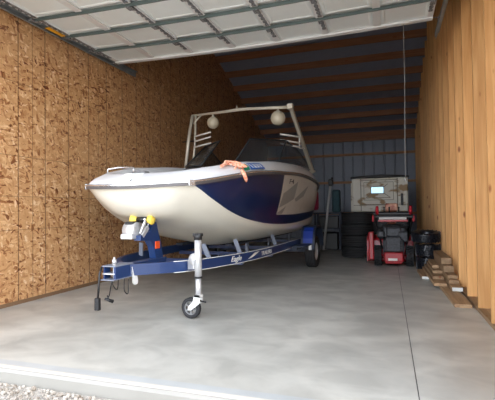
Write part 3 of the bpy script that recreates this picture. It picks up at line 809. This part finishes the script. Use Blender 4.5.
m = MB(); m.grid([[B(-.03, .085, .60), B(.04, .085, .60)], [B(-.03, .10, .50), B(.05, .10, .50)], [B(-.035, .105, .43), B(.06, .105, .43)], [B(0, .10, .40), B(.05, .10, .40)]]); m.grid([[B(-.03, .073, .60), B(.04, .073, .60)], [B(-.03, .088, .50), B(.05, .088, .50)], [B(-.035, .093, .43), B(.06, .093, .43)], [B(0, .088, .40), B(.05, .088, .40)]])
m.build('tie_strap', WHITEP, tl)
# winch post
wp = MB(); wp.prism([(.52,.63),(.68,.63),(.64,.80),(.57,.97),(.53,1.08),(.46,1.08),(.40,.97),(.20,.93),(.20,.87),(.40,.86),(.47,.78)], -.045, .045, lambda a, c, d: B(a, d, c))
wpo = wp.build('winch_post', TBLUE, tl)
m = MB(); m.box(.04, .052, .50, .60, .75, .84, M=T0 , bev=.004); m.box(-.02, .02, .49, .50, .78, .86, M=T0, bev=.004); m.build('reflector', REFL, wpo)
m = MB()
m.lathe([(0,-.07),(.10,-.07),(.10,.07),(0,.07)], B(.24, -.10, .985), tuple(P_), 24); m.box(-.18, -.02, .12, .34, .89, .95, M=T0, bev=.01)
m.box(-.18, -.02, .15, .34, .93, 1.04, M=T0, bev=.03)
wn = m.build('winch', CHROME, tl)
MB().box(-.16, -.04, .17, .31, 1.04, 1.095, M=T0, bev=.02).build('winch_cover', BLACK, wn)
m = MB(); m.bar(B(.22, .03, .95), B(.28, .06, 1.10), .02, .035, up=A_); m.tube([B(.28, .06, 1.10), B(.24, .07, 1.12)], .014, 8); m.bar(B(.24, .04, .92), B(.34, .05, 1.02), .02, .05, up=A_); m.build('winch_handle', CHROME, wn)
m = MB(); rc = B(.45, -.005, 1.145)
rlp = m.lathe([(0,-.15),(.05,-.15),(.064,-.13),(.05,-.095),(.02,-.07),(.02,.07),(.05,.095),(.064,.13),(.05,.15),(0,.15)], rc+V(0,-.15,-.03), tuple(P_), 20).build('bow_roller', YROLL, tl)
m = MB(); m.tube([rc+V(0,-.15,-.03)-P_*.07, rc+V(0,-.15,-.03)+P_*.07], .028, 10)
for s in (-1, 1): m.bar(rc+V(0,-.15,-.03)+P_*s*.06, B(.47, s*.035, 1.05), .012, .04, up=A_)
m.build('roller_bracket', BLACK, rlp)
# jack
jk = MB(); J = B(.30, .735, 0)
jk.tube([J+V(0,0,.46), J+V(0,0,.89)], .040, 18); jk.tube([J+V(0,0,.24), J+V(0,0,.46)], .033, 18)
jk.tube([J+V(0,0,.455), J+V(0,0,.475)], .044, 18, mi=1)
jo = jk.build('jack_post', [CHROME, BLACK], tl)
m = MB(); m.tube([J+V(0,0,.885), J+V(0,0,.95)], .046, 16); m.box(-.05, .05, -.04, .04, .92, .958, M=Matrix.Translation(J), bev=.01); m.build('jack_cap', BLACK, jo)
m = MB(); m.bar(J+V(-.03,.0,.72), J+V(-.06,.10,.64), .02, .16); m.bar(J+V(-.05,.02,.60), B(.48,.53,.57), .05, .10); m.lathe([(0,-.02),(.07,-.02),(.07,.02),(0,.02)], J+V(-.055,.03,.66), (0,1,0), 20)
m.build('jack_clamp', CHROME, jo)
W = J+V(-.09, 0, .118)
m = MB(); m.prism([(-.035,.27),(.035,.27),(.03,.18),(-.075,.10),(-.11,.10),(-.11,.13),(-.05,.20)], -.045, -.035, lambda a, c, d: J+V(a, d, c)); m.prism([(-.035,.27),(.035,.27),(.03,.18),(-.075,.10),(-.11,.10),(-.11,.13),(-.05,.20)], .035, .045, lambda a, c, d: J+V(a, d, c)); m.box(-.035, .035, -.045, .045, .245, .27, M=Matrix.Translation(J))
m.tube([J+V(.02,0,.20), J+V(.09,0,.19)], .01, 8, mi=1); m.build('jack_fork', [WHITEP, BLACK], jo)
m = MB(); m.lathe([(.078,-.028),(.105,-.03),(.117,-.018),(.117,.018),(.105,.03),(.078,.028)], W, (.08,1,0), 30, closed=True); jw = m.build('jack_wheel', RUB, jo)
m = MB(); ax = V(.08,1,0).normalized(); a1 = V(0,0,1); a2 = ax.cross(a1)
m.lathe([(.012,-.03),(.028,-.03),(.028,.03),(.012,.03)], W, ax, 16, closed=True)
m.lathe([(.068,-.02),(.082,-.02),(.082,.02),(.068,.02)], W, ax, 30, closed=True)
for k in range(6):
    d = a1*cos(k*pi/3)+a2*sin(k*pi/3); m.bar(W+d*.02, W+d*.075, .018, .02, up=ax)
m.build('wheel_spokes', mat('grey_plastic_wheel', rgb(120,120,120), .5), jw)
# wheels and fenders
def tyre(mb, c, ax, R, w, rim, n=40, lug=0):
    hw = w/2
    prof = [(rim, -hw*.75), (rim+.02, -hw*.9), (R*.84, -hw), (R*.93, -hw*.97), (R*.975, -hw*.88), (R-.004, -hw*.79)]
    tr_ = []; k = 5
    for i in range(k):
        a = -hw*.78+i*(2*hw*.78)/k; b_ = a+(2*hw*.78)/k
        tr_ += [(R, a+.006), (R, b_-.006)] + ([(R-.009, b_-.005), (R-.009, b_+.005)] if i < k-1 else [])
    prof += tr_ + [(R-.004, hw*.79), (R*.975, hw*.88), (R*.93, hw*.97), (R*.84, hw), (rim+.02, hw*.9), (rim, hw*.75)]
    mb.lathe(prof, c, ax, n, closed=True); return mb
def cap_ring(mb, c, ax, rim, h, mi=0): mb.lathe([(0, h+.02), (rim*.3, h+.02), (rim*.35, h), (rim*.8, h-.02), (rim*.98, h+.01), (rim*.98, h+.03), (rim, h+.03), (rim, h-.05), (0, h-.05)], c, ax, 28, mi)
for s in (1, -1):
    c = B(4.78, s*1.09, .325); w = MB(); tyre(w, c, tuple(P_*s), .325, .205, .18); wo = w.build('wheel', RUB, tl)
    q = MB(); cap_ring(q, c, tuple(P_*s), .18, .05); q.build('wheel_rim', CHROME, wo)
    f = MB(); prf = [(4.30,.42),(4.33,.62),(4.40,.78),(4.52,.86),(5.04,.86),(5.18,.78),(5.25,.6),(5.28,.42)]
    v0, v1 = s*.95, s*1.23
    outer = [B(a, v, z) for v in (v0, v1) for a, z in prf]; n = len(prf); inner = [B(a+(.012 if a < 4.7 else -.012), v, z-.012) for v in (v0, v1) for a, z in prf]
    f.grid([outer[:n], outer[n:]], smooth=False); f.grid([inner[:n], inner[n:]], smooth=False)
    f.grid([outer[n:], [B(a+(.03 if a < 4.7 else -.03), v1, z-.035) for a, z in prf]], smooth=False)
    f.grid([outer[:n], [B(a+(.03 if a < 4.7 else -.03), v0, z-.035) for a, z in prf]], smooth=False)
    fo = f.build('fender', [DKBLUE], tl)
    q = MB(); q.grid([[B(4.305-.006, s*1.0, .53), B(4.305-.006, s*1.19, .53)], [B(4.327-.006, s*1.0, .62), B(4.327-.006, s*1.19, .62)], [B(4.385-.008, s*1.0, .76), B(4.385-.008, s*1.19, .76)], [B(4.47-.008, s*1.0, .832), B(4.47-.008, s*1.19, .832)]], smooth=False)
    q.build('fender_panel', mat('bright_blue_panel', rgb(24, 56, 150), .4) if 'bright_blue_panel' not in MATS else MATS['bright_blue_panel'], fo)
    q = MB(); q.box(min(s*.90, s*1.17), max(s*.90, s*1.17), 3.75, 4.32, .50, .52, M=T0); q.box(min(s*.90, s*1.0), max(s*.90, s*1.0), 3.8, 4.3, .44, .50, M=T0); q.build('fender_step', DKBLUE, tl)
    q = MB(); q.box(min(s*1.12, s*1.18), max(s*1.12, s*1.18), 4.27, 4.30, .40, .50, M=T0, bev=.006); q.build('marker_lamp', CHROME, fo)

# ------------------------------------------------------------------ lugged snow blower
SX, SY = .09, 9.3
sb = thing('snow_blower', (SX, SY, 0), 'red and black walk-behind snow blower standing beside the tyre stack', 'snow blower')
def lug_tyre(mb, c, ax, R, w, rim, n=18):
    tyre(mb, c, ax, R-.014, w*.92, rim, 32); c = Vector(c); ax = Vector(ax).normalized(); a = ax.orthogonal().normalized(); b2 = ax.cross(a)
    for k in range(n):
        for s in (-1, 1):
            t = 2*pi*(k+.25*s)/n; d = a*cos(t)+b2*sin(t); d2 = a*cos(t+.13)+b2*sin(t+.13)
            mb.bar(c+d*(R-.012)+ax*s*.004, c+d2*(R-.018)+ax*s*w*.47, .022, .024, up=d)
    return mb
for (x, lab) in ((-.22, None), (.40, None)):
    c = (x, 9.35, .215); q = MB(); lug_tyre(q, c, (1,0,0), .215, .15, .09); w = q.build('wheel', RUB, sb)
    q = MB(); cap_ring(q, c, (1 if x > 0 else -1,0,0), .09, .03); q.build('rim', WHITEP, w)
q = MB(); q.box(-.08, .26, 9.18, 9.62, .06, .20, bev=.03); q.box(-.10, .28, 9.16, 9.3, .10, .30, bev=.03); q.tube([(-.2, 9.35, .215), (.4, 9.35, .215)], .02, 8); gb = q.build('gearbox', RED, sb)
q = MB(); q.box(-.02, .16, 9.145, 9.16, .13, .18, bev=.004); q.build('warning_label', PAPER, gb)
q = MB(); q.box(-.06, .24, 9.18, 9.26, .30, .62, bev=.03); q.box(-.12, .30, 9.25, 9.72, .28, .56, bev=.04); q.lathe([(0,0),(.13,0),(.13,.10),(.09,.14),(0,.14)], (.10, 9.48, .56), n=20)
q.box(.18, .38, 9.3, 9.6, .5, .72, bev=.03); q.lathe([(0,0),(.05,0),(.05,.2),(0,.2)], (-.16, 9.4, .6), (0,1,0), 14); q.box(-.24, -.08, 9.3, 9.55, .58, .74, bev=.04)
q.box(-.14, .34, 9.40, 9.70, .55, .86, bev=.05); q.box(-.05, .25, 9.32, 9.42, .60, .80, bev=.03)
for i in range(5): q.box(-.04, .24, 9.17, 9.185, .34+.05*i, .36+.05*i)
q.build('engine', ENG, sb)
q = MB()      # auger housing
poly = [(9.72,.04),(10.12,.04),(10.18,.25),(10.12,.52),(9.95,.62),(9.78,.58),(9.72,.40)]
for x in (-.46, .48): q.prism(poly, x, x+.012, lambda a, c, d: V(d, a, c))
arc = [(9.86,.03),(9.74,.08),(9.72,.30),(9.76,.50),(9.86,.60),(10.0,.615)]
q.grid([[V(-.46, a, c) for a, c in arc], [V(.49, a, c) for a, c in arc]], smooth=False); q.grid([[V(-.46, a+.01, c) for a, c in arc], [V(.49, a+.01, c) for a, c in arc]], smooth=False)
ah = q.build('auger_housing', RED, sb)
q = MB(); q.box(-.475, -.462, 9.75, 9.95, .0, .14); q.build('skid_shoe', BLACK, ah)
q = MB(); pts = []
for k in range(60):
    t = k/59; pts.append([V(-.43+.90*t, 9.97+.15*cos(t*14), .23+.15*sin(t*14)), V(-.43+.90*t, 9.97+.09*cos(t*14), .23+.09*sin(t*14))])
q.grid([[p[0] for p in pts], [p[1] for p in pts]]); q.tube([(-.45, 9.97, .23), (.48, 9.97, .23)], .018, 8); q.build('auger', RED, sb)
q = MB(); q.box(-.42, -.30, 9.50, 9.72, .10, .70, bev=.03); q.build('side_shroud', RED, sb)
q = MB()
q.lathe([(.08,0),(.095,.05),(.085,.3)], (.06, 9.82, .60), n=18); q.box(-.05, .17, 9.78, 9.92, .88, 1.12, bev=.02)
q.bar((.06, 9.83, 1.08), (.06, 9.66, 1.30), .22, .02, up=(1,0,0) if 0 else (0,1,1)); q.box(-.06, .20, 9.62, 9.80, 1.14, 1.30, bev=.03); q.build('chute', RUST, sb)
q = MB()
for x in (-.24, .44):
    q.tube([(x*.7+.03, 9.6, .35), (x, 9.3, .86), (x, 9.05, 1.02), (x, 8.95, 1.08)], .016, 8)
q.tube([(-.24, 9.2, .93), (.44, 9.2, .93)], .014, 8); q.tube([(-.24, 9.34, .8), (.44, 9.34, .8)], .012, 8)
hd = q.build('handlebar', BLACK, sb)
for x in (-.215, .415):
    q = MB(); q.tube([(x, 9.0, 1.08), (x, 8.97, 1.15), (x, 8.95, 1.245)], [.028, .032, .026], 12); q.build('grip', REDG, hd)
q = MB(); q.box(-.27, .47, 8.98, 9.28, 1.0, 1.06, bev=.02); q.box(-.22, .42, 9.0, 9.2, 1.06, 1.12, bev=.02)
for x in (-.08, .02, .2): q.tube([(x, 9.08, 1.1), (x, 9.04, 1.2)], .012, 8); q.sphere((x, 9.04, 1.21), .02, 10)
cp = q.build('control_panel', BLACK, sb)
q = MB(); q.box(-.18, .34, 8.965, 8.98, .975, 1.02, bev=.004); q.build('panel_strip', mat('pale_strip', rgb(190,186,182), .5), cp)
q = MB(); q.box(-.20, .37, 8.97, 9.2, .93, .972, bev=.008); q.build('panel_trim', RED, cp)
for x in (-.3, .47):
    q = MB(); q.box(x-.02, x+.02, 9.0, 9.1, .93, 1.06, bev=.01); q.build('side_lever', REDG, cp)

# ------------------------------------------------------------------ tyre stack
TX, TY, TR, TW = -.75, 10.93, .385, .274
labs = ['lowest tyre of the tall stack left of the snow blower', 'second tyre from the floor in the tall stack left of the snow blower',
        'third tyre from the floor in the tall stack left of the snow blower', 'topmost tyre of the tall stack left of the snow blower']
for k in range(4):
    if k == 0:
        q = MB(); tyre(q, (TX, TY, TW/2), (0,0,1), TR, TW, .21, 44); t0 = q.build('tyre', RUB); o = t0
        base = t0.location.copy()
    else:
        o = t0.copy(); col.objects.link(o)
    o.location = (base.x+(0, .012, -.008, .02)[k], base.y+(0, -.01, .015, 0)[k], base.z+k*TW)
    props(o, 'black ' + labs[k], 'tyre', 'stacked black tyres')

# ------------------------------------------------------------------ dirty white trailer shell
ct = thing('camper_trailer', (-.22, 12.8, 0), 'mud-splashed white boxy camper with a small window, behind tyres and snow blower', 'camper')
q = MB(); q.box(-.94, .51, 12.0, 14.2, 1.10, 2.02, bev=.035); q.box(-.97, -.93, 12.02, 12.1, 1.10, 1.9, bev=.01)
shl = q.build('shell', SHELLM, ct)
q = MB(); n = 10; q.grid([[V(-.97+1.51*i/n, yy, 2.03+.045*sin(pi*i/n)+dz) for i in range(n+1)] for yy, dz in ((11.97, -.03), (11.96, .01), (12.02, .03), (14.2, .03), (14.22, -.03))]); q.build('roof_cap', BLACK, ct)
q = MB()
def ribline(pts, w=.018): 
    for a, c in zip(pts, pts[1:]): q.bar(V(a[0], 11.995, a[1]), V(c[0], 11.995, c[1]), w, .014, up=(0,1,0))
def rect(x0, x1, z0, z1): return [(x0,z0),(x1,z0),(x1,z1),(x0,z1),(x0,z0)]
ribline(rect(-.70, .24, 1.30, 1.96)); ribline(rect(-.62, .14, 1.42, 1.90), .012)
for a, c in (((-.44,1.77),(-.54,1.85)), ((-.44,1.60),(-.56,1.48)), ((-.10,1.77),(-.0,1.85)), ((-.10,1.60),(.06,1.48)), ((-.56,1.48),(.06,1.48))): ribline([a, c], .014)
ribline([(.24,1.12),(.24,2.0)]); ribline([(-.70,1.12),(-.70,2.0)]); ribline([(-.9,1.28),(.45,1.28)], .012)
q.build('moulded_rib', SHGREY, shl)
q = MB(); q.box(-.445, -.095, 11.985, 12.0, 1.585, 1.785, bev=.004); wf = q.build('window_frame', BLACK, ct)
q = MB(); q.box(-.425, -.115, 11.978, 11.986, 1.605, 1.765); q.build('window_pane', MIRROR, wf)
q = MB(); q.box(.32, .385, 11.95, 11.998, 1.27, 1.58, bev=.012); q.build('tail_lamp', BLACK, ct)
q = MB(); q.box(-.92, .49, 12.05, 14.1, .42, 1.10, bev=.02); q.build('lower_body', BLACK, ct)
for s, x in ((-1, -.93), (1, .50)):
    q = MB(); tyre(q, (x-.0, 13.1, .33), (1,0,0), .33, .2, .18, 32); q.build('wheel', RUB, ct)
q = MB(); q.box(-.3, -.14, 11.9, 12.05, .40, .52); q.tube([(-.22, 11.95, .40), (-.22, 11.95, .0)], .025, 10); q.build('rear_prop', DKBLUE, ct)

# ------------------------------------------------------------------ stern corner clutter
wbch = thing('workbench', (-1.65, 12.7, 0), 'dark blue steel workbench behind the boat stern', 'workbench')
q = MB(); q.box(-2.1, -1.30, 12.45, 13.1, 1.04, 1.09, bev=.008); q.build('bench_top', DKBLUE, wbch)
for x in (-2.07, -1.36):
    for yy in (12.48, 13.02):
        q = MB(); q.box(x, x+.05, yy, yy+.05, 0, 1.04); q.build('leg', DKBLUE, wbch)
q = MB(); q.box(-2.05, -1.33, 12.5, 13.05, .60, .63); q.build('shelf', DKBLUE, wbch)
q = MB(); q.box(-1.95, -1.38, 12.55, 13.0, .66-.03, .98, bev=.02); props(q.build('storage_box', BLACK), 'black storage box on the shelf of the dark blue workbench', 'box')
q = MB(); q.box(-2.0, -1.4, 12.55, 13.0, 0, .5, bev=.03); props(q.build('storage_box', BLACK), 'large black storage box on the floor under the workbench', 'box')
q = MB(); q.box(-1.56, -1.33, 12.55, 12.85, 1.09, 1.75, bev=.05); tq = q.build('canvas_bag', TEAL); props(tq, 'dark teal canvas bag standing on the workbench behind the silver pole', 'bag')
ps = thing('pole_saw', (-1.60, 12.42, 0), 'silver pole with a black head, leaning on the dark workbench behind the boat stern', 'pole')
q = MB(); q.tube([(-1.80, 12.40, .0), (-1.66, 12.40, 1.2), (-1.575, 12.42, 1.88)], .035, 10); q.build('pole', CHROME, ps)
q = MB(); q.box(-1.63, -1.50, 12.36, 12.48, 1.86, 2.05, bev=.03); q.tube([(-1.55, 12.42, 2.0), (-1.52, 12.42, 2.10)], .03, 8); q.build('pole_head', BLACK, ps)
q = MB(); c = B(5.88, .98-.12-.02, 1.17)
q.box(-.17, .17, -.12, .12, 0, .46, M=Matrix.Translation(c) @ Mx, bev=.06); mb_ = q.build('bag', MAROON); mb_.name = 'cushion'
props(mb_, 'maroon cushion standing on the swim platform at the boat stern', 'cushion')

# ------------------------------------------------------------------ black knobbly tyre and plastic sheets by the right wall
def tilted(c, ax, R, w, lab, name='lugged_tyre', first=[None]):
    q = MB(); lug_tyre(q, c, tuple(ax), R, w, R*.5, 18); o = q.build(name, RUBS); props(o, lab, 'tyre', 'lugged black tyres by the stud wall'); return o
tilted(V(.725, 9.0, .125), V(0, 0, 1), .23, .25, 'lowest black lugged tyre between the snow blower and the stud wall')
tilted(V(.72, 8.99, .375), V(0, 0, 1), .235, .245, 'middle black lugged tyre between the snow blower and the stud wall')
tilted(V(.685, 8.97, .645), V(.0, -.14, 1), .27, .19, 'topmost black lugged tyre, tilted, between the snow blower and the stud wall')

# ------------------------------------------------------------------ lumber along the right wall
def plank(x0, x1, y0, y1, z0, z1, lab, mt=LUMB, rz=0, end=False):
    q = MB(); cx, cy = (x0+x1)/2, y0
    M = Matrix.Translation(V(cx, cy, 0)) @ Matrix.Rotation(rz, 4, 'Z')
    q.box(x0-cx, x1-cx, 0, y1-y0, z0, z1, M=M, bev=.003)
    if end:
        o = q.build('plank', mt); e = MB(); e.box(x0-cx+.002, x1-cx-.002, -.004, -.0005, z0+.002, z1-.002, M=M); e.build('painted_end', WRAP, o)
    else: o = q.build('plank', mt)
    props(o, lab, 'plank', 'planks stacked along the stud wall'); return o
plank(.74, .93, 5.68, 8.7, 0, .045, 'lowest grey-brown plank, sticking out furthest along the stud wall', rz=.02)
plank(.52, .64, 7.78, 8.68, 0, .045, 'short outer plank with a pale end, lying on the slab left of the pile', rz=.03, end=True)
plank(.62, .80, 6.85, 8.7, .047, .092, 'weathered plank lying flat at the left edge of the lumber pile', rz=.015)
plank(.82, .955, 6.50, 8.7, .047, .10, 'plank with a white painted end near the bottom of the pile', end=True)
plank(.64, .80, 7.2, 8.7, .094, .14, 'grey plank second up on the left side of the lumber pile', rz=.01)
plank(.82, .955, 6.80, 8.7, .102, .15, 'plank resting above the white-ended plank in the pile', rz=.0)
plank(.82, .955, 6.95, 8.7, .152, .20, 'wide plank with its front end just above two others halfway up the pile')
plank(.67, .81, 7.5, 8.7, .142, .19, 'narrow plank on the left side halfway up the pile')
plank(.69, .79, 7.8, 8.7, .192, .235, 'short narrow plank on the upper left step of the pile')
plank(.80, .945, 7.25, 8.7, .202, .30, 'thick beam just below the top beam of the lumber pile')
plank(.79, .94, 7.45, 8.70, .302, .40, 'thick pale brown beam topmost on the lumber pile')

# ------------------------------------------------------------------ light
w = bpy.data.worlds.new('sky'); sc.world = w; w.use_nodes = True
N = w.node_tree.nodes; L = w.node_tree.links
sky = N.new('ShaderNodeTexSky'); sky.sky_type = 'NISHITA'; sky.sun_disc = False; sky.sun_elevation = radians(52); sky.sun_rotation = radians(100); sky.air_density = 1.0; sky.dust_density = 3
mx = N.new('ShaderNodeMix'); mx.data_type = 'RGBA'; mx.inputs[0].default_value = .8
L.new(sky.outputs[0], mx.inputs[6]); mx.inputs[7].default_value = (3.2, 3.3, 3.5, 1)
wt = N.new('ShaderNodeTexCoord'); wsx = N.new('ShaderNodeSeparateXYZ'); L.new(wt.outputs['Generated'], wsx.inputs[0])
wr_ = N.new('ShaderNodeMapRange'); wr_.inputs[1].default_value = 0; wr_.inputs[2].default_value = .8; wr_.inputs[3].default_value = 1.5; wr_.inputs[4].default_value = .5; L.new(wsx.outputs['Z'], wr_.inputs[0])
wm = N.new('ShaderNodeVectorMath'); wm.operation = 'SCALE'; L.new(mx.outputs[2], wm.inputs[0]); L.new(wr_.outputs[0], wm.inputs['Scale'])
L.new(wm.outputs[0], N['Background'].inputs['Color']); N['Background'].inputs['Strength'].default_value = 1.0
sl = bpy.data.lights.new('sun', 'SUN'); sl.energy = 5.0; sl.angle = radians(8); sl.color = (1, .95, .88)
so = bpy.data.objects.new('sun', sl); col.objects.link(so)
sd = V(-.5, -.62, -1.0).normalized()     # travelling direction: from the right, slightly from behind the building
so.rotation_euler = sd.to_track_quat('-Z', 'Y').to_euler(); so.location = (8, 0, 10)

# ------------------------------------------------------------------ camera
cd = bpy.data.cameras.new('camera'); cam = bpy.data.objects.new('camera', cd); col.objects.link(cam); sc.camera = cam
cd.sensor_fit = 'HORIZONTAL'; cd.sensor_width = 36; cd.lens = 36*425/495
yaw, pit, rol = radians(18.3), radians(1.2), radians(.75)
F = V(-sin(yaw)*cos(pit), cos(yaw)*cos(pit), sin(pit)); R0 = V(cos(yaw), sin(yaw), 0); U0 = R0.cross(F)
R = R0*cos(rol)-U0*sin(rol); U = U0*cos(rol)+R0*sin(rol)
cam.matrix_world = Matrix(((R.x, U.x, -F.x, 0), (R.y, U.y, -F.y, 0), (R.z, U.z, -F.z, 1.224), (0, 0, 0, 1)))
cd.clip_start = .05
sc.view_settings.view_transform = 'Standard'; sc.view_settings.look = 'None'; sc.view_settings.gamma = 1
sc.view_settings.use_curve_mapping = False; sc.view_settings.exposure = 0.62
